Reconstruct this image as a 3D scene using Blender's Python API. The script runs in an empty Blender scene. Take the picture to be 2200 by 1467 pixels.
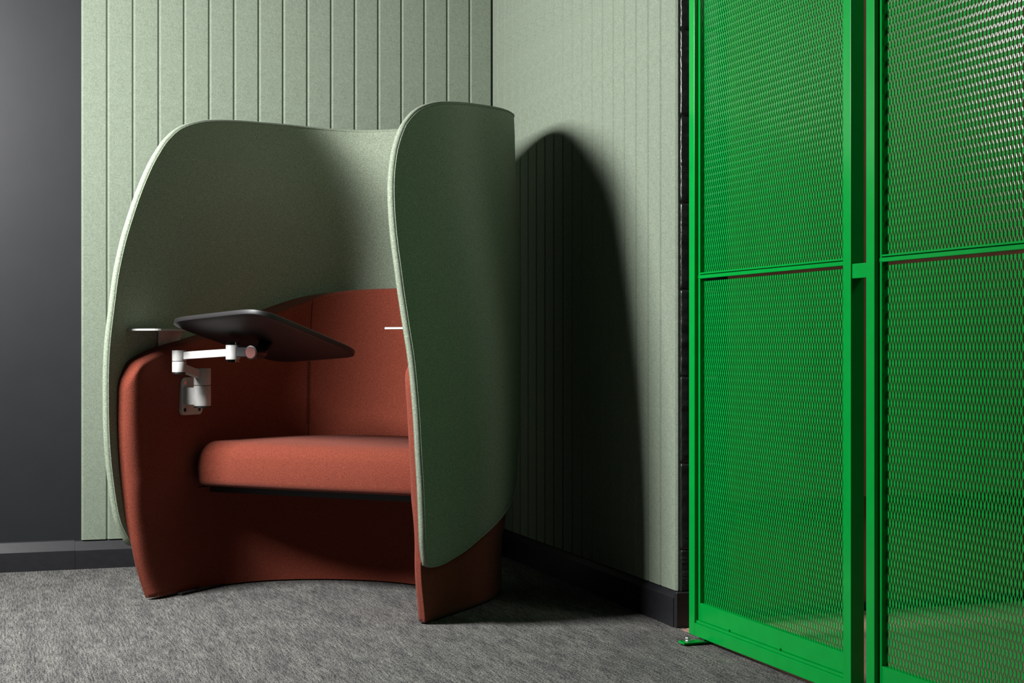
import bpy, bmesh, math, random
import numpy as np
from mathutils import Vector, Matrix

random.seed(7)
np.random.seed(7)
S = bpy.context.scene
COL = S.collection
R = math.radians

# ------------------------------------------------------------------ camera
FPX = 3305.0            # focal length in pixels of the 2200 px wide frame
YAW = R(18.393)
cam_d = bpy.data.cameras.new('camera')
cam_d.sensor_fit = 'HORIZONTAL'
cam_d.sensor_width = 36.0
cam_d.lens = 36.0 * FPX / 2200.0
cam_d.shift_y = (744.0 - 733.5) / 2200.0
cam_d.clip_start = 0.05
cam = bpy.data.objects.new('camera', cam_d)
cam.location = (0, 0, 0.8)
cam.rotation_euler = (R(90), 0, -YAW)
COL.objects.link(cam)
S.camera = cam

# ------------------------------------------------------------------ world, lights, exposure
W = bpy.data.worlds.new('world')
S.world = W
W.use_nodes = True
W.node_tree.nodes['Background'].inputs[0].default_value = (0.80, 0.90, 1.0, 1)
W.node_tree.nodes['Background'].inputs[1].default_value = 0.0035

key_d = bpy.data.lights.new('softbox', 'AREA')
key_d.shape = 'RECTANGLE'
key_d.size = 0.68
key_d.size_y = 0.60
key_d.energy = 205
key_d.color = (1.0, 0.99, 0.985)
key = bpy.data.objects.new('softbox', key_d)
key.location = (-0.95, 4.16, 2.00)
tgt = Vector((1.3, 4.75, 0.95))
key.rotation_euler = (tgt - key.location).to_track_quat('-Z', 'Y').to_euler()
COL.objects.link(key)

# ceiling lamp of the area behind the mesh screen
lamp_d = bpy.data.lights.new('ceiling_lamp', 'AREA')
lamp_d.shape = 'RECTANGLE'
lamp_d.size = 0.6
lamp_d.size_y = 1.2
lamp_d.energy = 13
lamp_d.color = (1.0, 0.95, 0.9)
lamp = bpy.data.objects.new('ceiling_lamp', lamp_d)
lamp.location = (3.0, 2.3, 2.6)
lamp.rotation_euler = (Vector((2.7, 4.0, 0.7)) - lamp.location).to_track_quat('-Z', 'Y').to_euler()
COL.objects.link(lamp)

S.view_settings.view_transform = 'Standard'
S.view_settings.look = 'None'
S.view_settings.exposure = 0.0
S.view_settings.gamma = 1.0
S.view_settings.use_curve_mapping = False

# ------------------------------------------------------------------ materials
def srgb(r, g, b):
    f = lambda c: (c / 255 / 12.92) if c / 255 <= 0.04045 else ((c / 255 + 0.055) / 1.055) ** 2.4
    return (f(r), f(g), f(b), 1)

def new_mat(name, col, rough=0.6, metal=0.0, spec=0.5, sheen=0.0):
    m = bpy.data.materials.new(name)
    m.use_nodes = True
    b = m.node_tree.nodes['Principled BSDF']
    b.inputs['Base Color'].default_value = col
    b.inputs['Roughness'].default_value = rough
    b.inputs['Metallic'].default_value = metal
    b.inputs['Specular IOR Level'].default_value = spec
    if sheen:
        b.inputs['Sheen Weight'].default_value = sheen
        b.inputs['Sheen Roughness'].default_value = 0.5
    return m, m.node_tree.nodes, m.node_tree.links, b

def noise(n, l, scale, vec=(1, 1, 1), detail=2.0, rough=0.5, coord='Object', rot=(0, 0, 0)):
    tc = n.new('ShaderNodeTexCoord')
    mp = n.new('ShaderNodeMapping')
    mp.inputs['Scale'].default_value = vec
    mp.inputs['Rotation'].default_value = rot
    nz = n.new('ShaderNodeTexNoise')
    nz.inputs['Scale'].default_value = scale
    nz.inputs['Detail'].default_value = detail
    nz.inputs['Roughness'].default_value = rough
    l.new(tc.outputs[coord], mp.inputs[0])
    l.new(mp.outputs[0], nz.inputs['Vector'])
    return nz.outputs[0]

def ramp(n, l, fac, stops):
    r = n.new('ShaderNodeValToRGB')
    e = r.color_ramp.elements
    while len(e) < len(stops):
        e.new(0.5)
    for el, (p, c) in zip(e, stops):
        el.position = p
        el.color = c
    l.new(fac, r.inputs[0])
    return r.outputs[0]

def mixrgb(n, l, fac, a, b, mode='MIX'):
    m = n.new('ShaderNodeMix')
    m.data_type = 'RGBA'
    m.blend_type = mode
    for sock, v in ((m.inputs[0], fac), (m.inputs[6], a), (m.inputs[7], b)):
        if hasattr(v, 'links'):
            l.new(v, sock)
        else:
            sock.default_value = v
    return m.outputs[2]

def bump(n, l, b, h, strength=0.3, dist=0.002):
    bp = n.new('ShaderNodeBump')
    bp.inputs['Strength'].default_value = strength
    bp.inputs['Distance'].default_value = dist
    l.new(h, bp.inputs['Height'])
    l.new(bp.outputs[0], b.inputs['Normal'])

def sc(c, k):
    return (min(c[0] * k, 1), min(c[1] * k, 1), min(c[2] * k, 1), 1)

M = {}
# sage felt
c = srgb(114, 124, 109)
m, n, l, b = new_mat('sage_felt', c, 0.95, spec=0.15)
f1 = noise(n, l, 280, detail=3, rough=0.7)
f2 = noise(n, l, 55, detail=2)
col = ramp(n, l, f1, [(0.3, sc(c, 0.74)), (0.7, sc(c, 1.24))])
col2 = ramp(n, l, f2, [(0.35, (0.965, 0.965, 0.965, 1)), (0.65, (1.03, 1.03, 1.03, 1))])
l.new(mixrgb(n, l, 1.0, col, col2, 'MULTIPLY'), b.inputs['Base Color'])
bump(n, l, b, f1, 0.35, 0.0008)
M['felt'] = m
# dark wall paint
c = srgb(21, 23, 25)
m, n, l, b = new_mat('charcoal_paint', c, 0.46, spec=0.5)
f1 = noise(n, l, 9, detail=4, rough=0.6)
l.new(ramp(n, l, f1, [(0.3, sc(c, 0.9)), (0.7, sc(c, 1.1))]), b.inputs['Base Color'])
f2 = noise(n, l, 40, vec=(1, 1, 0.3), detail=3)
bump(n, l, b, f2, 0.05, 0.001)
M['dark'] = m
# skirting paint
c = srgb(25, 26, 29)
m, n, l, b = new_mat('skirting_paint', c, 0.42, spec=0.5)
f1 = noise(n, l, 30, vec=(1, 1, 3), detail=3)
l.new(ramp(n, l, f1, [(0.3, sc(c, 0.85)), (0.7, sc(c, 1.15))]), b.inputs['Base Color'])
bump(n, l, b, f1, 0.1, 0.001)
M['skirt'] = m
# black blockwork paint
c = srgb(24, 27, 25)
m, n, l, b = new_mat('black_block_paint', c, 0.33, spec=0.5)
f1 = noise(n, l, 70, detail=4, rough=0.6)
l.new(ramp(n, l, f1, [(0.3, sc(c, 0.8)), (0.7, sc(c, 1.2))]), b.inputs['Base Color'])
bump(n, l, b, f1, 0.25, 0.003)
M['block'] = m
# carpet: loops in rows running along the room (world Y)
m, n, l, b = new_mat('grey_loop_carpet', srgb(120, 120, 118), 0.95, spec=0.1)
f1 = noise(n, l, 1.0, vec=(210, 14, 100), detail=2, rough=0.65)
f1b = noise(n, l, 1.0, vec=(300, 120, 100), detail=1, rough=0.5)
f2 = noise(n, l, 1.0, vec=(20, 3.5, 10), detail=3, rough=0.6)
mx = n.new('ShaderNodeMath'); mx.operation = 'MULTIPLY_ADD'
l.new(f1b, mx.inputs[0]); mx.inputs[1].default_value = 0.55
md = n.new('ShaderNodeMath'); md.operation = 'MULTIPLY'
l.new(f1, md.inputs[0]); md.inputs[1].default_value = 0.45
l.new(md.outputs[0], mx.inputs[2])
base = ramp(n, l, mx.outputs[0], [(0.37, srgb(47, 47, 48)), (0.47, srgb(80, 80, 79)), (0.59, srgb(120, 119, 115))])
strk = ramp(n, l, f2, [(0.38, (0.74, 0.74, 0.75, 1)), (0.6, (1.06, 1.06, 1.04, 1))])
l.new(mixrgb(n, l, 1.0, base, strk, 'MULTIPLY'), b.inputs['Base Color'])
bump(n, l, b, mx.outputs[0], 0.8, 0.005)
M['carpet'] = m
# floor behind the screen
c = srgb(168, 132, 116)
m, n, l, b = new_mat('pinkish_floor', c, 0.7, spec=0.3)
f1 = noise(n, l, 25, detail=4)
l.new(ramp(n, l, f1, [(0.3, sc(c, 0.85)), (0.7, sc(c, 1.1))]), b.inputs['Base Color'])
M['pink'] = m
# brown wall behind the screen
c = srgb(132, 88, 68)
m, n, l, b = new_mat('brown_wall', c, 0.7, spec=0.3)
f1 = noise(n, l, 18, vec=(1, 1, 0.4), detail=4)
l.new(ramp(n, l, f1, [(0.3, sc(c, 0.85)), (0.7, sc(c, 1.1))]), b.inputs['Base Color'])
M['brown'] = m

def fabric(name, c, dk, lt, zs, sheen, bstr):
    m, n, l, b = new_mat(name, c, 0.92, spec=0.2, sheen=sheen)
    f1 = noise(n, l, 1.0, vec=(230, 230, zs), detail=2, rough=0.6)
    f2 = noise(n, l, 1.0, vec=(400, 400, 460), detail=1)
    col = ramp(n, l, f1, [(0.3, sc(c, dk)), (0.7, sc(c, lt))])
    col2 = ramp(n, l, f2, [(0.3, (0.68, 0.68, 0.68, 1)), (0.7, (1.28, 1.28, 1.28, 1))])
    l.new(mixrgb(n, l, 1.0, col, col2, 'MULTIPLY'), b.inputs['Base Color'])
    bump(n, l, b, f2, bstr, 0.0012)
    return m
M['green'] = fabric('sage_melange_fabric', srgb(122, 132, 115), 0.60, 1.34, 900, 0.05, 0.35)
M['orange'] = fabric('terracotta_wool', srgb(109, 49, 34), 0.85, 1.12, 330, 0.06, 0.55)
M['thread'] = fabric('dark_terracotta_thread', srgb(60, 22, 15), 0.85, 1.1, 330, 0.0, 0.2)

def plain(key, name, c, rough, metal=0.0, spec=0.5, var=0.06, scale=60):
    m, n, l, b = new_mat(name, c, rough, metal, spec)
    f1 = noise(n, l, scale, detail=3)
    l.new(ramp(n, l, f1, [(0.3, sc(c, 1 - var)), (0.7, sc(c, 1 + var))]), b.inputs['Base Color'])
    M[key] = m
    return m
plain('paint', 'gloss_green_paint', (0.0008, 0.250, 0.034, 1), 0.17, spec=0.3, var=0.05, scale=20)
plain('white', 'white_powder_coat', srgb(172, 172, 169), 0.45)
plain('black', 'satin_black_plastic', srgb(22, 21, 22), 0.38, var=0.1)
plain('tablet', 'black_linoleum', srgb(15, 13, 14), 0.52, var=0.1, scale=25)
plain('steel', 'zinc_steel', (0.62, 0.63, 0.64, 1), 0.3, metal=1.0)
plain('chrome', 'black_chrome', (0.22, 0.22, 0.23, 1), 0.12, metal=1.0)
plain('cap', 'painted_reflection_cap', srgb(78, 30, 21), 0.55)  # seat's orange reflection put into the cap's base colour
plain('foot', 'black_rubber', srgb(16, 16, 16), 0.8)

# ------------------------------------------------------------------ helpers
def obj(name, verts, faces, mat, parent=None, smooth=False, loc=None):
    me = bpy.data.meshes.new(name)
    me.from_pydata([tuple(v) for v in verts], [], faces)
    me.update()
    return obj_me(name, me, mat, parent, smooth, loc)

def obj_me(name, me, mat, parent=None, smooth=False, loc=None):
    if mat is not None and not me.materials:
        me.materials.append(M[mat])
    if smooth:
        me.shade_smooth()
    o = bpy.data.objects.new(name, me)
    COL.objects.link(o)
    if parent is not None:
        o.parent = parent
    if loc is not None:
        o.location = loc
    return o

def bm_obj(name, bm, mat, parent=None, smooth=False, loc=None):
    bmesh.ops.recalc_face_normals(bm, faces=bm.faces)
    me = bpy.data.meshes.new(name)
    bm.to_mesh(me)
    bm.free()
    return obj_me(name, me, mat, parent, smooth, loc)

def bm_box(bm, x0, x1, y0, y1, z0, z1, bev=0.0, seg=1, mtx=None):
    t = bmesh.new()
    bmesh.ops.create_cube(t, size=1.0)
    for v in t.verts:
        v.co = Vector(((x0 + x1) / 2 + v.co.x * (x1 - x0), (y0 + y1) / 2 + v.co.y * (y1 - y0), (z0 + z1) / 2 + v.co.z * (z1 - z0)))
    if bev:
        bmesh.ops.bevel(t, geom=t.edges[:], offset=bev, segments=seg, profile=0.5, affect='EDGES')
    if mtx is not None:
        t.transform(mtx)
    me = bpy.data.meshes.new('tmp')
    t.to_mesh(me)
    t.free()
    bm.from_mesh(me)
    bpy.data.meshes.remove(me)

def box(name, x0, x1, y0, y1, z0, z1, mat, parent=None, bev=0.0, seg=1, mtx=None):
    bm = bmesh.new()
    bm_box(bm, x0, x1, y0, y1, z0, z1, bev, seg, mtx)
    return bm_obj(name, bm, mat, parent)

def bm_cyl(bm, p0, p1, r, seg=32, bev=0.0, r2=None):
    p0, p1 = Vector(p0), Vector(p1)
    t = bmesh.new()
    h = (p1 - p0).length
    bmesh.ops.create_cone(t, cap_ends=True, segments=seg, radius1=r, radius2=r if r2 is None else r2, depth=h)
    if bev:
        es = [e for e in t.edges if abs(e.verts[0].co.z - e.verts[1].co.z) < 1e-6]
        bmesh.ops.bevel(t, geom=es, offset=bev, segments=2, profile=0.5, affect='EDGES')
    q = (p1 - p0).to_track_quat('Z', 'Y')
    t.transform(Matrix.Translation((p0 + p1) / 2) @ q.to_matrix().to_4x4())
    me = bpy.data.meshes.new('tmp')
    t.to_mesh(me)
    t.free()
    bm.from_mesh(me)
    bpy.data.meshes.remove(me)

def smooth_by_angle(o, ang=35):
    me = o.data
    me.shade_smooth()
    bm = bmesh.new()
    bm.from_mesh(me)
    for e in bm.edges:
        if len(e.link_faces) == 2 and e.calc_face_angle() > R(ang):
            e.smooth = False
    bm.to_mesh(me)
    bm.free()

def cyl(name, p0, p1, r, mat, parent=None, seg=32, bev=0.0, r2=None):
    bm = bmesh.new()
    bm_cyl(bm, p0, p1, r, seg, bev, r2)
    o = bm_obj(name, bm, mat, parent)
    smooth_by_angle(o)
    return o

def bar(name, p0, p1, w, h, mat, parent=None, bev=0.0015):
    """box bar from p0 to p1, width w horizontally across, height h"""
    p0, p1 = Vector(p0), Vector(p1)
    d = p1 - p0
    L = d.length
    x = d.normalized()
    y = Vector((0, 0, 1)).cross(x).normalized()
    z = x.cross(y)
    mtx = Matrix.Translation(p0) @ Matrix((x, y, z)).transposed().to_4x4()
    return box(name, 0, L, -w / 2, w / 2, -h / 2, h / 2, mat, parent, bev, 2, mtx)

def tube(name, pts, r, mat, parent=None, seg=6, closed=False):
    pts = [Vector(p) for p in pts]
    N = len(pts)
    vs, fs = [], []
    for i, p in enumerate(pts):
        a = pts[i - 1] if (i > 0 or closed) else p
        c2 = pts[(i + 1) % N] if (i < N - 1 or closed) else p
        t = (c2 - a).normalized()
        up = Vector((0.31, 0.2, 0.93))
        u = t.cross(up).normalized()
        w = t.cross(u)
        for k in range(seg):
            an = 2 * math.pi * k / seg
            vs.append(p + r * (math.cos(an) * u + math.sin(an) * w))
    for i in range(N if closed else N - 1):
        j = (i + 1) % N
        for k in range(seg):
            k2 = (k + 1) % seg
            fs.append((i * seg + k, i * seg + k2, j * seg + k2, j * seg + k))
    return obj(name, vs, fs, mat, parent, True)

def empty(name, loc, rz=0.0):
    o = bpy.data.objects.new(name, None)
    o.location = loc
    o.rotation_euler = (0, 0, rz)
    o.empty_display_size = 0.1
    COL.objects.link(o)
    return o

def tag(o, label=None, cat=None, group=None, kind=None):
    if label: o['label'] = label
    if cat: o['category'] = cat
    if group: o['group'] = group
    if kind: o['kind'] = kind
    return o

def struct(o, label=None, cat=None):
    return tag(o, label, cat, kind='structure')

def spline(xs, ys):
    """natural cubic spline"""
    xs = np.array(xs, float); ys = np.array(ys, float)
    nn = len(xs); h = np.diff(xs)
    A = np.eye(nn); r = np.zeros(nn)
    for i in range(1, nn - 1):
        A[i, i - 1] = h[i - 1]; A[i, i] = 2 * (h[i - 1] + h[i]); A[i, i + 1] = h[i]
        r[i] = 6 * ((ys[i + 1] - ys[i]) / h[i] - (ys[i] - ys[i - 1]) / h[i - 1])
    m2 = np.linalg.solve(A, r)
    def ev(x):
        x = np.clip(x, xs[0], xs[-1])
        i = np.clip(np.searchsorted(xs, x) - 1, 0, nn - 2)
        t0 = xs[i + 1] - x; t1 = x - xs[i]; hh = h[i]
        return (m2[i] * t0 ** 3 + m2[i + 1] * t1 ** 3) / (6 * hh) + (ys[i] / hh - m2[i] * hh / 6) * t0 + (ys[i + 1] / hh - m2[i + 1] * hh / 6) * t1
    return ev

# ------------------------------------------------------------------ the room
CX, CY = 1.828, 5.743        # felt surface corner
HW = 2.75                    # wall height
PT = 0.012                   # felt thickness
YE = 4.008                   # near end of the right wall
XB = 1.986                   # far side of that wall's end face
ZP = 0.103                   # felt bottom

def slab(name, poly, z0, z1, mat):
    bm = bmesh.new()
    lo_ = [bm.verts.new((x, y, z0)) for x, y in poly]; hi_ = [bm.verts.new((x, y, z1)) for x, y in poly]
    bm.faces.new(lo_); bm.faces.new(hi_)
    for i in range(len(poly)):
        j = (i + 1) % len(poly); bm.faces.new((lo_[i], lo_[j], hi_[j], hi_[i]))
    return bm_obj(name, bm, mat)
XG = 1.824
fl = slab('floor', [(-3.6, -1.5), (XG, -1.5), (XG, YE - 0.022), (CX + 0.02, YE - 0.022), (CX + 0.02, CY + 0.02), (-3.6, CY + 0.02)], -0.05, 0.0, 'carpet')
struct(fl, 'grey flecked loop pile carpet under the armchair', 'floor')
fl2 = slab('floor_inner', [(XG + 0.0005, -1.5), (5.0, -1.5), (5.0, 4.25), (CX + 0.0205, 4.25), (CX + 0.0205, YE - 0.0225), (XG + 0.0005, YE - 0.0225)], -0.05, -0.001, 'pink')
struct(fl2, 'pinkish brown bare floor behind the green mesh screen', 'floor')
wb = box('wall_back', -3.6, CX + 0.15, CY + PT, CY + PT + 0.1, 0, HW, 'dark')
struct(wb, 'charcoal painted back wall carrying sage felt boards', 'wall')
wr = box('wall_right', CX + PT, XB - 0.006, YE + 0.008, CY + PT, 0, HW, 'dark')
struct(wr, 'right hand wall clad in grooved sage felt boards', 'wall')

def plank_mesh(wd, nm):
    ch, dp = 0.0066, 0.0056
    prof = [(0, 0), (0, -(PT - dp)), (ch, -PT), (wd - ch, -PT), (wd, -(PT - dp)), (wd, 0)]
    vs = [(x, y, 0) for x, y in prof] + [(x, y, HW - ZP) for x, y in prof]
    k = len(prof)
    fs = [tuple(range(k)), tuple(range(2 * k - 1, k - 1, -1))]
    for i in range(k):
        j = (i + 1) % k
        fs.append((i, i + k, j + k, j))
    me = bpy.data.meshes.new(nm)
    me.from_pydata(vs, [], fs)
    bm = bmesh.new(); bm.from_mesh(me)
    bmesh.ops.recalc_face_normals(bm, faces=bm.faces)
    bm.to_mesh(me); bm.free()
    me.materials.append(M['felt'])
    return me
PITCH = 0.0913
pm = plank_mesh(PITCH, 'felt_board')
def plank(parent, x, y, rz, me):
    o = bpy.data.objects.new('felt_board', me)
    COL.objects.link(o)
    o.parent = parent
    o.location = (x, y, ZP)
    o.rotation_euler = (0, 0, rz)
    return o
# back wall: boards counted leftwards from the corner
edges = [0.0] + [0.0905 + PITCH * k for k in range(17)]
for i in range(17):
    u0, u1 = edges[i], edges[i + 1]
    plank(wb, CX - u1, CY + PT, 0, pm if i else plank_mesh(u1 - u0, 'felt_board'))
# right wall: counted towards the camera
edges = [0.0] + [0.0675 + PITCH * k for k in range(18)] + [CY - YE - 0.006]
for i in range(19):
    u0, u1 = edges[i], edges[i + 1]
    plank(wr, CX + PT, CY - u0, R(-90), pm if 0 < i < 18 else plank_mesh(u1 - u0, 'felt_board'))

# skirting boards: bevelled top
def skirting(name, L, h, t, bh, loc, rz, label):
    prof = [(0.0, 0), (-t, 0), (-t, h - bh), (-0.006, h - 0.003), (-0.003, h), (0.0, h)]
    vs = [(0, y, z) for y, z in prof] + [(L, y, z) for y, z in prof]
    k = len(prof)
    fs = [tuple(range(k)), tuple(range(2 * k - 1, k - 1, -1))] + [(i, (i + 1) % k, (i + 1) % k + k, i + k) for i in range(k)]
    bm = bmesh.new()
    bvs = [bm.verts.new(v) for v in vs]
    for f_ in fs: bm.faces.new([bvs[i] for i in f_])
    o = bm_obj(name, bm, 'skirt')
    o.location = loc
    o.rotation_euler = (0, 0, rz)
    return struct(o, label, 'skirting board')
XJ = CX - edges[0] - 1.575
skirting('baseboard_left', XJ + 3.6, 0.104, 0.027, 0.036, (-3.6, CY + PT, 0), 0, 'charcoal bevelled skirting board below the bare dark wall')
skirting('baseboard_back', CX - XJ - 0.02, ZP - 0.002, 0.0245, 0.034, (XJ + 0.0006, CY + PT - 0.001, 0), 0, 'charcoal bevelled skirting board below the felt back wall')
skirting('baseboard_right', CY - YE - 0.026, ZP - 0.002, 0.020, 0.018, (CX + PT - 0.001, CY - 0.02, 0), R(-90), 'black skirting board along the foot of the right wall')
bm = bmesh.new()
bm_box(bm, CX - 0.008, XB, YE - 0.012, YE + 0.006, 0, 0.101, 0.0025)
struct(bm_obj('baseboard_end', bm, 'skirt'), 'short black skirting block on the end of the right wall', 'skirting board')

# painted blockwork on the end of the right wall: single blocks
def rough_block(h):
    bm = bmesh.new()
    x0, x1, y0, y1 = CX + 0.0115, XB, YE - 0.003, YE + 0.02
    ch = 0.0024
    nz = 30
    prof = [(x0 + 0.001, y1), (x0, y0 + ch + 0.004), (x0 + ch * 0.3, y0 + ch * 0.6), (x0 + ch, y0), (x0 + 0.04, y0), (x1 - 0.04, y0), (x1, y0), (x1, y1)]
    rows = []
    for k in range(nz + 1):
        z = h * k / nz
        row = []
        for i, (x, y) in enumerate(prof):
            edge = 1.0 if i in (1, 2, 3) else 0.25
            jx = random.gauss(0, 0.0006) * edge
            jy = random.gauss(0, 0.0005) * edge
            sh = 0.0012 if k in (0, nz) else 0.0
            row.append(bm.verts.new((x + jx + sh, y + jy + (sh if i not in (0, 7) else 0), z)))
        rows.append(row)
    for k in range(nz):
        for i in range(len(prof) - 1):
            bm.faces.new((rows[k][i], rows[k][i + 1], rows[k + 1][i + 1], rows[k + 1][i]))
    bm.faces.new(rows[0]); bm.faces.new(rows[-1][::-1])
    bm.faces.new([r[0] for r in rows] + [r[-1] for r in rows][::-1])
    return bm
zb = 0.101
nb = 0
while zb < HW - 0.05:
    hb = 0.12 if nb == 0 else 0.2475
    bm = rough_block(min(hb, HW - zb) - 0.0015)
    o = bm_obj('block', bm, 'block', wr, True, (0, 0, zb))
    zb += hb
    nb += 1

# brown wall behind the screen with a set-back lower part and thin dark plinth
bm = bmesh.new()
bm_box(bm, XB + 0.001, 5.0, 4.030, 4.20, 0.352, HW)
wf = bm_obj('wall_far', bm, 'brown')
struct(wf, 'brown wall standing behind the green mesh screen', 'wall')
bm = bmesh.new()
bm_box(bm, XB + 0.001, 5.0, 4.11, 4.20, 0.0, 0.352)
struct(bm_obj('wall_far_base', bm, 'brown'), 'set back lower part of the brown wall', 'wall')
bm = bmesh.new()
bm_box(bm, XB + 0.001, 5.0, 4.085, 4.11, 0.0, 0.022, 0.002)
struct(bm_obj('baseboard_far', bm, 'skirt'), 'thin dark plinth strip at the foot of the brown wall', 'skirting board')

# ------------------------------------------------------------------ the green mesh screens
GYAW = R(1.35)
g_dir = Vector((math.sin(GYAW), -math.cos(GYAW), 0))
G0 = Vector((1.7848, 3.845, 0))
GRZ = math.atan2(g_dir.y, g_dir.x)   # local x runs towards the camera, local y = into +X side
HG = 1.98

def expanded(name, u0, u1, z0, z1, v0, parent):
    SW, LW = 0.0117, 0.0347
    hu, hz = SW / 2, LW / 2
    ni = int((u1 - u0) / hu)
    nj = int(math.ceil((z1 - z0) / hz))
    V, F = [], []
    def wt(deg, w, t):
        c_, s_ = math.cos(R(deg)), math.sin(R(deg))
        return np.array([c_, s_]) * w / 2, np.array([-s_, c_]) * t / 2
    w_s, t_s = wt(9, 0.0018, 0.0014)      # twisted strand
    w_e, _ = wt(6, 0.0027, 0.0014)        # strand where it leaves a bond
    w_n, t_n = wt(1, 0.0054, 0.0014)     # bond end
    w_m, _ = wt(1, 0.0072, 0.0014)       # bond middle
    def prism(c0, c1, w0, w1, tt):
        b0 = len(V)
        for c, ww in ((c0, w0), (c1, w1)):
            for s1, s2 in ((-1, -1), (1, -1), (1, 1), (-1, 1)):
                V.append((c[0] + s1 * ww[0] + s2 * tt[0], v0 + s1 * ww[1] + s2 * tt[1], c[1]))
        for k in range(4):
            k2 = (k + 1) % 4
            F.append((b0 + k, b0 + k2, b0 + 4 + k2, b0 + 4 + k))
    bh = 0.0047
    for j in range(nj + 1):
        for i in range(ni + 1):
            if (i + j) % 2: continue
            u, z = u0 + i * hu, z0 + j * hz
            if u > u1: continue
            if z - bh >= z0 and z <= z1: prism((u, z - bh), (u, z), w_n, w_m, t_n)
            if z + bh <= z1: prism((u, z), (u, z + bh), w_m, w_n, t_n)
            for di in (-1, 1):
                if not (0 <= i + di <= ni) or z + bh >= z1: continue
                ua, ub = u + di * 0.0013, u + di * (hu - 0.0013)
                za, zb_ = z + bh - 0.0004, z + hz - bh + 0.0004
                if zb_ > z1: continue
                um, zm = (ua + ub) / 2, (za + zb_) / 2
                prism((ua, za), (um, zm), w_e, w_s, t_s)
                prism((um, zm), (ub, zb_), w_s, w_e, t_s)
    return obj(name, V, F, 'paint', parent)

def screen(u0, label):
    g = empty('mesh_screen', tuple(G0 + g_dir * u0), GRZ)
    tag(g, label, 'screen', 'green mesh screens')
    tw, td, Wd = 0.034, 0.035, 0.8126
    bv = 0.0022
    a, bb = tw, Wd - tw
    box('stile', 0, tw, 0, td, 0.015, HG, 'paint', g, bv, 2)
    box('stile', Wd - tw, Wd, 0, td, 0.015, HG, 'paint', g, bv, 2)
    br = box('bottom_rail', a - 0.002, bb + 0.002, 0.0006, td, 0.015, 0.0505, 'paint', g, bv, 2)
    box('top_rail', a - 0.002, bb + 0.002, 0.0006, td, HG - 0.035, HG - 0.0005, 'paint', g, bv, 2)
    # inner angle frame
    r = 0.0115
    box('inner_lip', a, a + 0.0105, r, r + 0.018, 0.0505, HG - 0.035, 'paint', g, 0.001)
    box('inner_lip', bb - 0.0105, bb, r, r + 0.018, 0.0505, HG - 0.035, 'paint', g, 0.001)
    k = box('kick_plate', a, bb, r + 0.001, r + 0.018, 0.0575, 0.1045, 'paint', g, 0.001)
    box('ledge_strip', a, bb, 0.005, r + 0.018, 0.0505, 0.0575, 'paint', g, 0.001)
    for uu in (0.21, 0.475):
        box('weld_tab', uu, uu + 0.006, r - 0.0035, r + 0.002, 0.0565, 0.0635, 'paint', k, 0.0015)
    box('mid_rail', a, bb, r - 0.001, r + 0.018, 0.9832, 0.9928, 'paint', g, 0.001)
    box('mid_rail', a, bb, r + 0.0005, r + 0.018, 0.9952, 0.9995, 'paint', g, 0.0008)
    box('mid_rail_web', a, bb, r + 0.012, r + 0.018, 0.9928, 0.9952, 'paint', g)
    expanded('mesh_panel', a + 0.012, bb, 0.1045, 0.9832, r + 0.013, g)
    expanded('mesh_panel', a + 0.012, bb, 0.9995, HG - 0.035, r + 0.013, g)
    return g
s1 = screen(0.0080, 'green expanded metal screen standing next to the end of the felt wall')
s2 = screen(0.8807, 'larger looking green expanded metal screen cut off by the right edge of the photo')
# spacer lug between the two, welded to the first
box('spacer_lug', 0.8120, 0.8720, 0.003, 0.030, 0.9515, 0.9845, 'paint', s1, 0.0015, 2)
# floor brackets
def bracket(parent, uu, bolt=True):
    bm = bmesh.new()
    bm_box(bm, uu, uu + 0.036, -0.058, 0.03, 0.0035, 0.0095, 0.0015)
    p = bm_obj('floor_bracket', bm, 'paint', parent)
    bm = bmesh.new()
    bm_cyl(bm, (uu + 0.016, -0.036, 0.0095), (uu + 0.016, -0.036, 0.0115), 0.0105, 24)
    bm_cyl(bm, (uu + 0.016, -0.036, 0.0115), (uu + 0.016, -0.036, 0.0195), 0.0075, 6, 0.001)
    o = bm_obj('bolt', bm, 'steel', p)
    o['label'] = 'zinc hexagon bolt'
    bm = bmesh.new()
    bm_box(bm, uu + 0.002, uu + 0.034, 0.004, 0.03, 0.0, 0.0155)
    bm_obj('packer', bm, 'foot', p)
bracket(s1, 0.052)
bracket(s1, 0.74)
bracket(s2, 0.70)

# ------------------------------------------------------------------ the privacy armchair
chair = empty('privacy_armchair', (0.7975, 4.6266, 0), R(-44.17))
tag(chair, 'high sided privacy armchair with sage fabric shell and terracotta seat in the felt corner', 'armchair')

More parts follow.
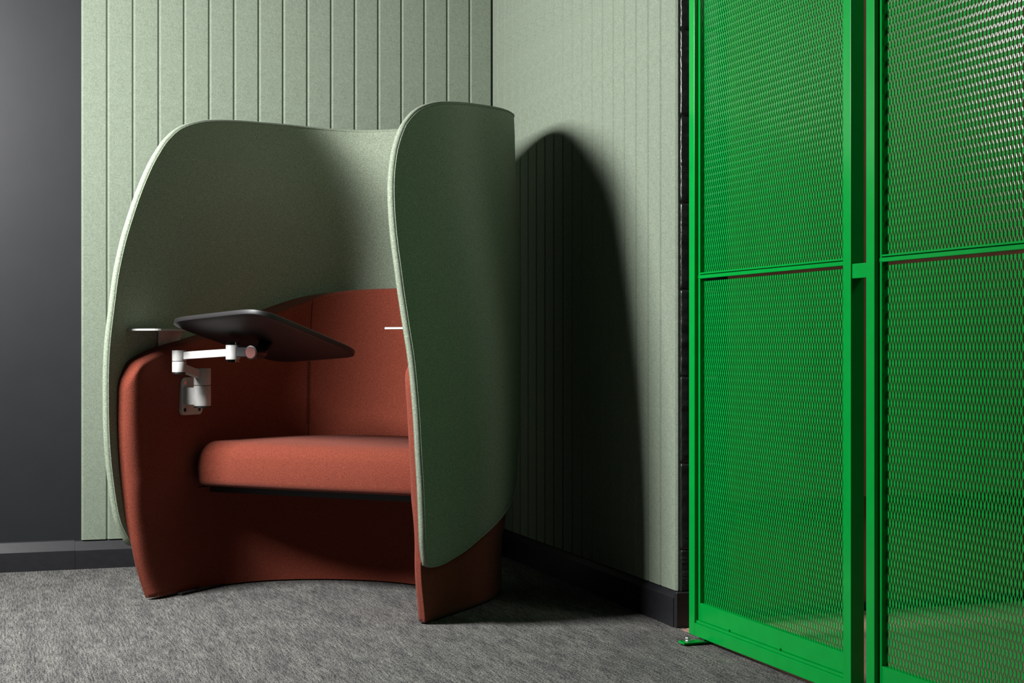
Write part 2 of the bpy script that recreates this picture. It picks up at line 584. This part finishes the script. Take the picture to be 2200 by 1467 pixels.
YC = 0.25
zz = [0, .06, .12, .18, .24, .30, .36, .42, .48, .54, .60, .66, .72, .78, .84, .90, .96, 1.02, 1.08, 1.14, 1.20, 1.26, 1.32, 1.38, 1.44, 1.50, 1.60]
aa = [.503, .518, .530, .5415, .552, .558, .561, .563, .563, .5625, .561, .558, .554, .548, .539, .529, .519, .5095, .498, .486, .474, .463, .454, .447, .443, .443, .443]
fa = spline(zz, aa)
fb = spline([0, .15, .3, .5, .75, 1, 1.2, 1.4, 1.6], [.615, .594, .612, .668, .706, .720, .738, .740, .720])
fn = spline([0, .4, .75, 1, 1.2, 1.5, 1.6], [2.5, 2.5, 2.55, 3.1, 3.6, 4.0, 4.0])
def surf(s, z):
    """outer surface, right half: s<0 straight side (y = YC+s), s>0 wraps to the back centre at s = pi/4"""
    a, b_, n_ = fa(z), fb(z), fn(z)
    ph = np.clip(s, 0, None) / 0.5
    cph, sph = np.abs(np.cos(ph)), np.abs(np.sin(ph))
    rr = ((cph / a) ** n_ + (sph / b_) ** n_) ** (-1 / n_)
    x = rr * cph
    y = YC + rr * sph + np.minimum(s, 0)
    return np.stack([x, y, z + 0 * x], -1)
SM = math.pi / 4

def coons(Ff, Bf, Tf, Cz, ts, vs):
    """Ff(v)->(s,z) front, Bf(t) bottom, Tf(t) top, Cz(v) back centre"""
    t = ts[None, :, None]; v = vs[:, None, None]
    F_ = np.array([Ff(x) for x in vs])[:, None, :]
    C_ = np.array([(SM, Cz(x)) for x in vs])[:, None, :]
    B_ = np.array([Bf(x) for x in ts])[None]
    T_ = np.array([Tf(x) for x in ts])[None]
    p00, p10, p01, p11 = B_[:, :1], B_[:, -1:], T_[:, :1], T_[:, -1:]
    return (1 - t) * F_ + t * C_ + (1 - v) * B_ + v * T_ - ((1 - t) * (1 - v) * p00 + t * (1 - v) * p10 + (1 - t) * v * p01 + t * v * p11)

def full_grid(half):
    """half[v,t,3] right side front->back ; returns grid left front -> back -> right front"""
    left = half.copy(); left[..., 0] *= -1
    left[:, -1, 0] = 0
    return np.concatenate([left, half[:, -2::-1]], axis=1)

def grid_normals(P):
    du = np.gradient(P, axis=1); dv = np.gradient(P, axis=0)
    N = np.cross(du, dv)
    N /= np.maximum(np.linalg.norm(N, axis=-1, keepdims=True), 1e-9)
    # make it point outwards
    c = P - np.array([0, .3, 0]); c[..., 2] = 0
    if (N * c).sum() < 0: N = -N
    return N

def solid(name, Oo, Ii, mat, parent, bulge=0.005, rim=4):
    """closed shell between two grids with a softly rounded rim band"""
    nv, nt = Oo.shape[:2]
    V = list(Oo.reshape(-1, 3)) + list(Ii.reshape(-1, 3))
    K = nv * nt
    F = []
    for i in range(nv - 1):
        for j in range(nt - 1):
            a = i * nt + j
            F.append((a, a + 1, a + nt + 1, a + nt))
            F.append((K + a, K + a + nt, K + a + nt + 1, K + a + 1))
    loop = [j for j in range(nt)] + [i * nt + nt - 1 for i in range(1, nv)] + [(nv - 1) * nt + j for j in range(nt - 2, -1, -1)] + [i * nt for i in range(nv - 2, 0, -1)]
    Of, If = Oo.reshape(-1, 3), Ii.reshape(-1, 3)
    Lp = Of[loop]
    tan = np.roll(Lp, -1, 0) - np.roll(Lp, 1, 0)
    tan /= np.linalg.norm(tan, axis=1, keepdims=True)
    nrm = Of[loop] - If[loop]
    nrm /= np.maximum(np.linalg.norm(nrm, axis=1, keepdims=True), 1e-9)
    out = np.cross(tan, nrm)
    # orient away from the patch interior
    inner = []
    for ix in loop:
        i, j = divmod(ix, nt)
        i2 = min(max(i, 1), nv - 2); j2 = min(max(j, 1), nt - 2)
        inner.append(Of[i2 * nt + j2] - Of[ix])
    if (out * np.array(inner)).sum() > 0: out = -out
    rings = [loop]
    for k in range(1, rim):
        fr = k / rim
        e = bulge * math.sqrt(max(0, 1 - (2 * fr - 1) ** 2)) 
        base = len(V)
        for q, ix in enumerate(loop):
            V.append(Of[ix] * (1 - fr) + If[ix] * fr + out[q] * e)
        rings.append([base + q for q in range(len(loop))])
    rings.append([K + ix for ix in loop])
    n_ = len(loop)
    for a, b_ in zip(rings[:-1], rings[1:]):
        for q in range(n_):
            q2 = (q + 1) % n_
            F.append((a[q], b_[q], b_[q2], a[q2]))
    o = obj(name, V, F, mat, parent, True)
    bm = bmesh.new(); bm.from_mesh(o.data)
    bmesh.ops.recalc_face_normals(bm, faces=bm.faces)
    bm.to_mesh(o.data); bm.free()
    return o, loop

# ---- green shell
fy = spline([.18, .24, .30, .36, .42, .48, .54, .60, .66, .72, .78, .84, .90, .96, 1.02, 1.08, 1.14, 1.20, 1.26, 1.32, 1.38, 1.44],
            [-.050, -.082, -.097, -.107, -.1155, -.1235, -.129, -.133, -.137, -.141, -.1445, -.1475, -.1485, -.149, -.148, -.144, -.136, -.123, -.106, -.082, -.049, -.002])
bot = spline([-.30, -.27, -.24, -.20, -.16, -.06, .02, .10, .20, .35, .55, SM], [.180, .1735, .1715, .173, .179, .200, .226, .255, .298, .38, .45, .47])
top = spline([-.252, -.20, -.162, -.10, -.05, .056, .163, .256, .338, .407, .475, .62, SM], [1.44, 1.478, 1.497, 1.518, 1.530, 1.545, 1.556, 1.564, 1.572, 1.578, 1.5815, 1.582, 1.582])
ts = np.linspace(0, 1, 64) ** 1.15
vs = np.linspace(0, 1, 64)
def gF(v):
    z = .18 + v * (1.44 - .18); return (float(fy(z)) - YC, z)
def gB(t):
    s = -.30 + t * (SM + .30); return (s, float(bot(s)))
def gT(t):
    s = -.252 + t * (SM + .252); return (s, float(top(s)))
sz = coons(gF, gB, gT, lambda v: .47 + v * (1.582 - .47), ts, vs)
O = full_grid(surf(sz[..., 0], sz[..., 1]))
Nn = grid_normals(O)
TH = 0.021
I_ = O - TH * Nn
shell, loop = solid('privacy_shell', O, I_, 'green', chair, 0.0070, 6)
shell['label'] = 'sage melange fabric outer shell wrapping the seat'
Of, If = O.reshape(-1, 3), I_.reshape(-1, 3)
tube('piping', [Of[i] for i in loop], 0.0022, 'green', shell, 6, True)
tube('piping', [If[i] for i in loop], 0.0018, 'green', shell, 6, True)

# ---- terracotta tub (arms, back and skirt in one padded body)
ofy = spline([.006, .12, .30, .50, .66], [.0, -.040, -.068, -.090, -.098])
otop_y = [(-.098, .66), (-.092, .70), (-.072, .737), (-.035, .766), (.04, .793), (.16, .820), (.30, .849)]
xs_ = [y - YC for y, z in otop_y[1:]] + [.15, .27, .36, .45, .56, .68, SM]
zs_ = [z for y, z in otop_y[1:]] + [.882, .917, .950, .980, .996, 1.003, 1.005]
otop = spline(xs_, zs_)
NT, NV = 84, 80
ts = np.linspace(0, 1, NT) ** 1.6
vs = 1 - (1 - np.linspace(0, 1, NV)) ** 1.5
def oF(v):
    z = .006 + v * (.70 - .006)
    return ((float(ofy(min(z, .66))) if z < .66 else -.098 + .006 * ((z - .66) / .04) ** 2) - YC, z)
def oB(t):
    s = (0.0 - YC) + t * (SM + YC); return (s, .006)
s0 = -.092 - YC
def oT(t):
    s = s0 + t * (SM - s0); return (s, float(otop(s)))
sz = coons(oF, oB, oT, lambda v: .006 + v * (1.005 - .006), ts, vs)
half = surf(sz[..., 0], sz[..., 1])
Og = full_grid(half)
No = grid_normals(Og)
GAP = 0.0215
gapz = GAP * np.clip((Og[..., 2] - .012) / .16, 0, 1)
Oo = Og - gapz[..., None] * No
# pad thickness with rounded front and top edges
sg = np.concatenate([sz[..., 0], sz[:, -2::-1, 0]], 1)
zg = np.concatenate([sz[..., 1], sz[:, -2::-1, 1]], 1)
sfront = np.array([oF(v)[0] for v in vs])[:, None]
d_front = sg - sfront
ztop = np.array([oT(t)[1] for t in ts])
ztop = np.concatenate([ztop, ztop[-2::-1]])[None]
d_top = np.maximum(ztop - zg, 0)
def roundp(d, r, p=2.4):
    q = np.clip(1 - d / r, 0, 1)
    return (1 - q ** p) ** (1 / p)
backness = np.clip((sg - 0.05) / 0.45, 0, 1)
backness = backness * backness * (3 - 2 * backness)
Hp = (0.053 + 0.054 * backness) * (0.62 + 0.38 * np.clip(Og[..., 2] / .36, 0, 1))
rt_top = 0.026 - 0.016 * backness
ramp_f = roundp(np.maximum(d_front, 0), 0.050, 2.8)
ramp_t = roundp(d_top, rt_top)
Hh = 0.004 + Hp * ramp_f * (0.35 + 0.65 * ramp_t) * np.clip(ramp_t * 3, 0, 1)
Hh = np.maximum(Hh, 0.003)
Nf = No.copy(); Nf[..., 2] *= 0.3
Nf /= np.linalg.norm(Nf, axis=-1, keepdims=True)
ginn = GAP * np.clip((Og[..., 2] - .012) / .36, 0, 1)
Hh = np.maximum(Hh + (ginn - gapz) * np.clip(ramp_f, 0, 1), .003)
Io = Oo - Hh[..., None] * Nf
tub, _ = solid('padded_tub', Oo, Io, 'orange', chair, 0.0008, 2)
tub['label'] = 'terracotta wool arms, back and skirt'

# seams with double stitching in the back corners
def inner_pt(ti, zt):
    colz = Io[:, ti, 2]
    o_ = np.argsort(colz)
    p = np.array([np.interp(zt, colz[o_], Io[:, ti, k][o_]) for k in range(3)])
    nn = np.array([np.interp(zt, colz[o_], Nf[:, ti, k][o_]) for k in range(3)])
    return p - 0.0006 * nn / np.linalg.norm(nn), nn
midt = NT - 1
def seam(xt):
    # column whose inner point at seat height is closest to local x = xt
    best = min(range(2 * NT - 1), key=lambda i: abs(inner_pt(i, .6)[0][0] - xt))
    sm = tube('seam', [inner_pt(best, z)[0] for z in np.linspace(.48, .965, 40)], 0.0011, 'thread', tub, 5)
    bm = bmesh.new()
    for z in np.arange(.53, .80, .0085):
        p, nn = inner_pt(best, z)
        tng = np.cross(nn, [0, 0, 1]); tng /= np.linalg.norm(tng)
        for sgn in (-1, 1):
            q = p + tng * sgn * 0.0055
            bm_box(bm, -0.0008, 0.0008, -0.0008, 0.0008, -0.0026, 0.0026, 0, 1, Matrix.Translation(tuple(q)))
    st = bm_obj('stitching', bm, 'thread', tub)
    st['kind'] = 'stuff'
seam(-.335)
seam(.335)

# ---- curved panel below the seat
px = np.array([-.462, -.458, -.440, -.405, -.346, -.285, -.212, -.13, -.056, 0])
py = np.array([.12, .22, .33, .42, .495, .545, .585, .613, .626, .630])
arc = [(x, y) for x, y in zip(px, py)]
arc += [(-x, y) for x, y in arc[-2::-1]]
vv, ff = [], []
zr = [.005, .07, .13, .19, .25, .30, .335]
nr = len(zr)
for k, (x, y) in enumerate(arc):
    a = Vector(arc[max(k - 1, 0)]); c2 = Vector(arc[min(k + 1, len(arc) - 1)])
    t_ = (c2 - a).normalized(); nrm_ = Vector((-t_.y, t_.x))
    for z in zr:
        kx = (float(fa(z)) - GAP * min(max((z - .012) / .36, 0), 1) - .0505 * (0.62 + 0.38 * min(z / .36, 1))) / .462
        for d_ in (0.0, .018):
            vv.append((x * kx + nrm_.x * d_, y + nrm_.y * d_, z))
for k in range(len(arc) - 1):
    for i in range(nr - 1):
        a = 2 * (nr * k + i); c2 = a + 2 * nr
        ff += [(a, c2, c2 + 2, a + 2), (a + 1, a + 3, c2 + 3, c2 + 1)]
    a = 2 * nr * k; c2 = a + 2 * nr
    ff.append((a, a + 1, c2 + 1, c2))
    a += 2 * (nr - 1); c2 += 2 * (nr - 1)
    ff.append((a, c2, c2 + 1, a + 1))
pn = obj('under_seat_panel', vv, ff, 'orange', chair, False)
smooth_by_angle(pn, 40)

# ---- seat cushion
def cushion():
    # plan outline, front straight, back following the tub
    pts = []
    xw, yf, rc = .484, .200, .060
    for an in np.linspace(0, 90, 9):      # front-left corner
        pts.append((-xw + rc - rc * math.cos(R(an)), yf + rc - rc * math.sin(R(an))))
    for x in np.linspace(-xw + rc, xw - rc, 30)[1:-1]:
        pts.append((x, yf - 0.012 * (1 - (x / (xw - rc)) ** 2)))
    for an in np.linspace(90, 0, 9):
        pts.append((xw - rc + rc * math.cos(R(an)), yf + rc - rc * math.sin(R(an))))
    for an in np.linspace(0, 180, 50)[0:]:
        c_, s_ = math.cos(R(an)), math.sin(R(an))
        n_ = 2.6
        rr = (abs(c_ / xw) ** n_ + abs(s_ / .50) ** n_) ** (-1 / n_)
        pts.append((rr * c_, .300 + rr * s_))
    P = np.array(pts)
    N = len(P)
    tan = np.roll(P, -1, 0) - np.roll(P, 1, 0)
    tan /= np.linalg.norm(tan, axis=1, keepdims=True)
    inn = np.stack([-tan[:, 1], tan[:, 0]], 1)
    cen = np.array([0, .48])
    if (inn * (cen - P)).sum() < 0: inn = -inn
    rings = []
    zb_, zt_ = .344, .490
    rb, rt_ = .024, .066
    def ring(ins, z): rings.append(np.concatenate([P + inn * ins, np.full((N, 1), z)], 1))
    ring(.06, zb_ + .004)
    for an in np.linspace(0, 90, 6): ring(rb - rb * math.sin(R(an)), zb_ + rb - rb * math.cos(R(an)))
    ring(-.003, (zb_ + zt_) / 2 - .012)
    for an in np.linspace(0, 80, 9): ring(rt_ - rt_ * math.cos(R(an)), zt_ - rt_ + rt_ * math.sin(R(an)))
    base = P + inn * rt_
    for k in np.linspace(0, 1, 10)[1:]:
        q = base * (1 - k) + cen * k
        rings.append(np.concatenate([q, np.full((N, 1), zt_ + .014 * math.sin(k * math.pi / 2))], 1))
    V = np.concatenate(rings)
    F = []
    for r_ in range(len(rings) - 1):
        for i in range(N):
            j = (i + 1) % N
            F.append((r_ * N + i, r_ * N + j, (r_ + 1) * N + j, (r_ + 1) * N + i))
    F.append(tuple(range(N))[::-1])
    o = obj('seat_cushion', V, F, 'orange', chair, True)
    bm = bmesh.new(); bm.from_mesh(o.data)
    bmesh.ops.remove_doubles(bm, verts=bm.verts, dist=1e-5)
    bmesh.ops.recalc_face_normals(bm, faces=bm.faces)
    bm.to_mesh(o.data); bm.free()
    o.data.shade_smooth()
    return o
cushion()
bm = bmesh.new()
pl = [(-.44, .245), (.44, .245), (.43, .45), (.33, .59), (0, .64), (-.33, .59), (-.43, .45)]
lo = [bm.verts.new((x, y, .322)) for x, y in pl]; hi = [bm.verts.new((x, y, .350)) for x, y in pl]
bm.faces.new(lo[::-1]); bm.faces.new(hi)
for i in range(len(pl)):
    j = (i + 1) % len(pl); bm.faces.new((lo[i], lo[j], hi[j], hi[i]))
bm_obj('seat_base', bm, 'black', chair)
def ring_at(ins, z, smax=SM):
    out_ = []
    for s_ in np.linspace(-YC + .11, SM, 60):
        q = surf(np.array([s_]), np.array([0.012]))[0]
        d_ = np.array([q[0], max(q[1] - YC, 0)]); d_ = d_ / np.linalg.norm(d_)
        out_.append((q[0] - d_[0] * ins, q[1] - d_[1] * ins, z))
    return [(-x, y, z_) for x, y, z_ in out_] + out_[-2::-1]
rr_ = [ring_at(.034, 0.0), ring_at(.034, .0085), ring_at(.058, .0085), ring_at(.058, 0.0)]
nn_ = len(rr_[0])
vv = [q for r_ in rr_ for q in r_]
ff = [(a * nn_ + i, a * nn_ + i + 1, ((a + 1) % 4) * nn_ + i + 1, ((a + 1) % 4) * nn_ + i) for a in range(4) for i in range(nn_ - 1)]
ff += [tuple(a * nn_ for a in range(4)), tuple(a * nn_ + nn_ - 1 for a in range(4))]
obj('leak_block_ring', vv, ff, 'foot', chair)  # ring added under the tub to block light leaking beneath it
for x, y in ((-.456, .20), (.456, .20), (-.40, .52), (.40, .52), (0, .80)):
    cyl('foot', (x, y, 0), (x, y, .0085), .011, 'foot', chair, 20)

# ---- side shelves: thin white sheet, folded flange tucked behind the pad
def shelf(sgn):
    bm = bmesh.new()
    y0, y1, z0 = -.075, .200, .8520
    n_ = 10
    inner_x = .400
    def wallx(y, z): return float(fa(z)) - TH - 0.002
    top_, bot_ = [], []
    out = []
    for y in np.linspace(y0, y1, n_): out.append((wallx(y, z0), y))
    for an in np.linspace(0, 90, 6): out.append((inner_x + .03 - .03 * math.sin(R(an)), y1 - .03 + .03 * math.cos(R(an))))
    for an in np.linspace(0, 90, 6): out.append((inner_x + .03 - .03 * math.cos(R(an)), y0 + .03 - .03 * math.sin(R(an))))
    tv_ = [bm.verts.new((sgn * x, y, z0 + .0028)) for x, y in out]
    bv_ = [bm.verts.new((sgn * x, y, z0 - .0028)) for x, y in out]
    bm.faces.new(tv_); bm.faces.new(bv_[::-1])
    for i in range(len(out)):
        j = (i + 1) % len(out); bm.faces.new((tv_[i], bv_[i], bv_[j], tv_[j]))
    sh = bm_obj('side_shelf', bm, 'white', chair)
    sh['label'] = 'thin white sheet metal shelf'
    bm = bmesh.new()
    ya, yb = .072, .192
    V = []
    for z in np.linspace(z0 - .002, .775, 6):
        k = (z0 - z) / .077
        for y in (ya + .010 * k, yb - .01 * k):
            for off in (0.0002, 0.0034):
                V.append(bm.verts.new((sgn * (wallx(y, z) - off), y, z)))
    for i in range(5):
        a = 4 * i; c2 = a + 4
        bm.faces.new((V[a], V[a + 2], V[c2 + 2], V[c2])); bm.faces.new((V[a + 1], V[c2 + 1], V[c2 + 3], V[a + 3]))
        bm.faces.new((V[a], V[c2], V[c2 + 1], V[a + 1])); bm.faces.new((V[a + 2], V[a + 3], V[c2 + 3], V[c2 + 2]))
    bm.faces.new((V[0], V[1], V[3], V[2])); bm.faces.new((V[20], V[22], V[23], V[21]))
    bm_obj('flange', bm, 'white', sh)
shelf(-1)
shelf(1)

# ---- swivel tablet arm
XI = -.4780         # inner face of the left arm pad
bm = bmesh.new()
bm_box(bm, XI - .012, XI + .005, .140, .250, .577, .699)
es = [e for e in bm.edges if abs(e.verts[0].co.x - e.verts[1].co.x) > .01]
bmesh.ops.bevel(bm, geom=es, offset=.018, segments=5, profile=0.5, affect='EDGES')
plate = bm_obj('mount_plate', bm, 'white', chair)
smooth_by_angle(plate)
for y, z in ((.157, .682), (.157, .594), (.233, .594), (.233, .682)):
    s_ = cyl('fixing_disc', (XI + .004, y, z), (XI + .0060, y, z), .0066, 'steel' if y < .2 and z > .65 else 'foot', plate, 16)  # one steel screw; shade of the open holes put in as black discs
J1 = Vector((-.415, .172, 0)); J2 = Vector((-.410, .047, 0)); J3 = Vector((-.220, .070, 0))
r1, r2 = .0275, .0222
blk = box('pivot_bracket', XI + .003, J1.x, J1.y - .024, J1.y + .024, .611, .667, 'white', plate, .002, 2)
pv = cyl('pivot_post', (J1.x, J1.y, .6075), (J1.x, J1.y, .673), r1, 'white', plate, 40, .0015)
cyl('pivot_cap', (J1.x, J1.y, .6015), (J1.x, J1.y, .6075), r1 - .0006, 'black', plate, 40)
la = bar('lower_arm', (J1.x, J1.y, .705), (J2.x, J2.y, .735), .020, .026, 'white', chair)
cyl('arm_collar', (J1.x, J1.y, .6745), (J1.x, J1.y, .729), r1, 'white', la, 40, .0015)
cyl('arm_collar', (J2.x, J2.y, .7185), (J2.x, J2.y, .752), r2, 'white', la, 40, .0012)
cyl('joint_ring', (J2.x, J2.y, .751), (J2.x, J2.y, .7545), r2 - .0008, 'black', la, 40)
cyl('joint_cap', (J2.x, J2.y, .7120), (J2.x, J2.y, .7185), r2 - .002, 'black', la, 40, .001)
ua = bar('upper_arm', (J2.x + .006, J2.y, .770), (J3.x, J3.y, .7815), .016, .0235, 'white', chair)
cyl('arm_collar', (J2.x, J2.y, .7535), (J2.x, J2.y, .7875), r2, 'white', ua, 40, .0012)
cyl('arm_collar', (J3.x, J3.y, .759), (J3.x, J3.y, .8045), r2, 'white', ua, 40, .0012)
cyl('joint_ring', (J3.x, J3.y, .8045), (J3.x, J3.y, .8125), r2 - .0003, 'chrome', ua, 40)
cyl('joint_ring', (J3.x, J3.y, .7510), (J3.x, J3.y, .759), r2 - .0003, 'chrome', ua, 40)
# tilt knob
K0 = Vector((-.128, .045, .7815))
kd = Vector((.10, -.99, -.03)).normalized()
kn = cyl('tilt_knob', K0 - kd * .055, K0 + kd * .012, .0215, 'black', chair, 40, .0015)
cyl('knob_cap', K0 + kd * .0115, K0 + kd * .0135, .0175, 'cap', kn, 40)
bar('hinge_link', (J3.x, J3.y, .782), tuple(K0 - kd * .03), .026, .030, 'foot', kn, .003)
# tablet
beta = R(20)
e1 = Vector((math.cos(beta), -math.sin(beta), .050)).normalized()
e2 = Vector((math.sin(beta), math.cos(beta), -.325))
e2 = (e2 - e1 * e2.dot(e1)).normalized()
e3 = e1.cross(e2)
TC = Vector((-.118, .100, .8290))
La, Lb = .488, .425
def tab_ring(sc_, zoff):
    out = []
    for k in range(96):
        an = 2 * math.pi * k / 96
        c_, s_ = math.cos(an), math.sin(an)
        n_ = 7.0
        rr = (abs(c_) ** n_ + abs(s_) ** n_) ** (-1 / n_)
        x, y = rr * c_, rr * s_
        ww = 1.0 - 0.05 * y          # slightly wider on the side away from the sitter
        p = TC + e1 * (x * ww * (La / 2 + sc_)) + e2 * (y * (Lb / 2 + sc_)) + e3 * zoff
        out.append(p)
    return out
rg = [tab_ring(-.030, -.0092), tab_ring(-.0045, -.0090), tab_ring(-.0012, -.0078), tab_ring(0, -.0055), tab_ring(0, .0055), tab_ring(-.002, .0070)]
V = [p for r_ in rg for p in r_]
F = [tuple(range(96))[::-1], tuple(range(96 * 5, 96 * 6))]
for a in range(5):
    for k in range(96):
        k2 = (k + 1) % 96
        F.append((a * 96 + k, a * 96 + k2, (a + 1) * 96 + k2, (a + 1) * 96 + k))
bm = bmesh.new()
bvs = [bm.verts.new(v) for v in V]
for f_ in F: bm.faces.new([bvs[i] for i in f_])
tb = bm_obj('writing_tablet', bm, 'tablet', chair)
smooth_by_angle(tb, 40)
tb['label'] = 'black tilted writing tablet with rounded corners'
bar('tablet_bracket', tuple(K0 - kd * .05), tuple(TC + e1 * -.02 + e2 * .02 - e3 * .006), .05, .012, 'black', tb, .003)
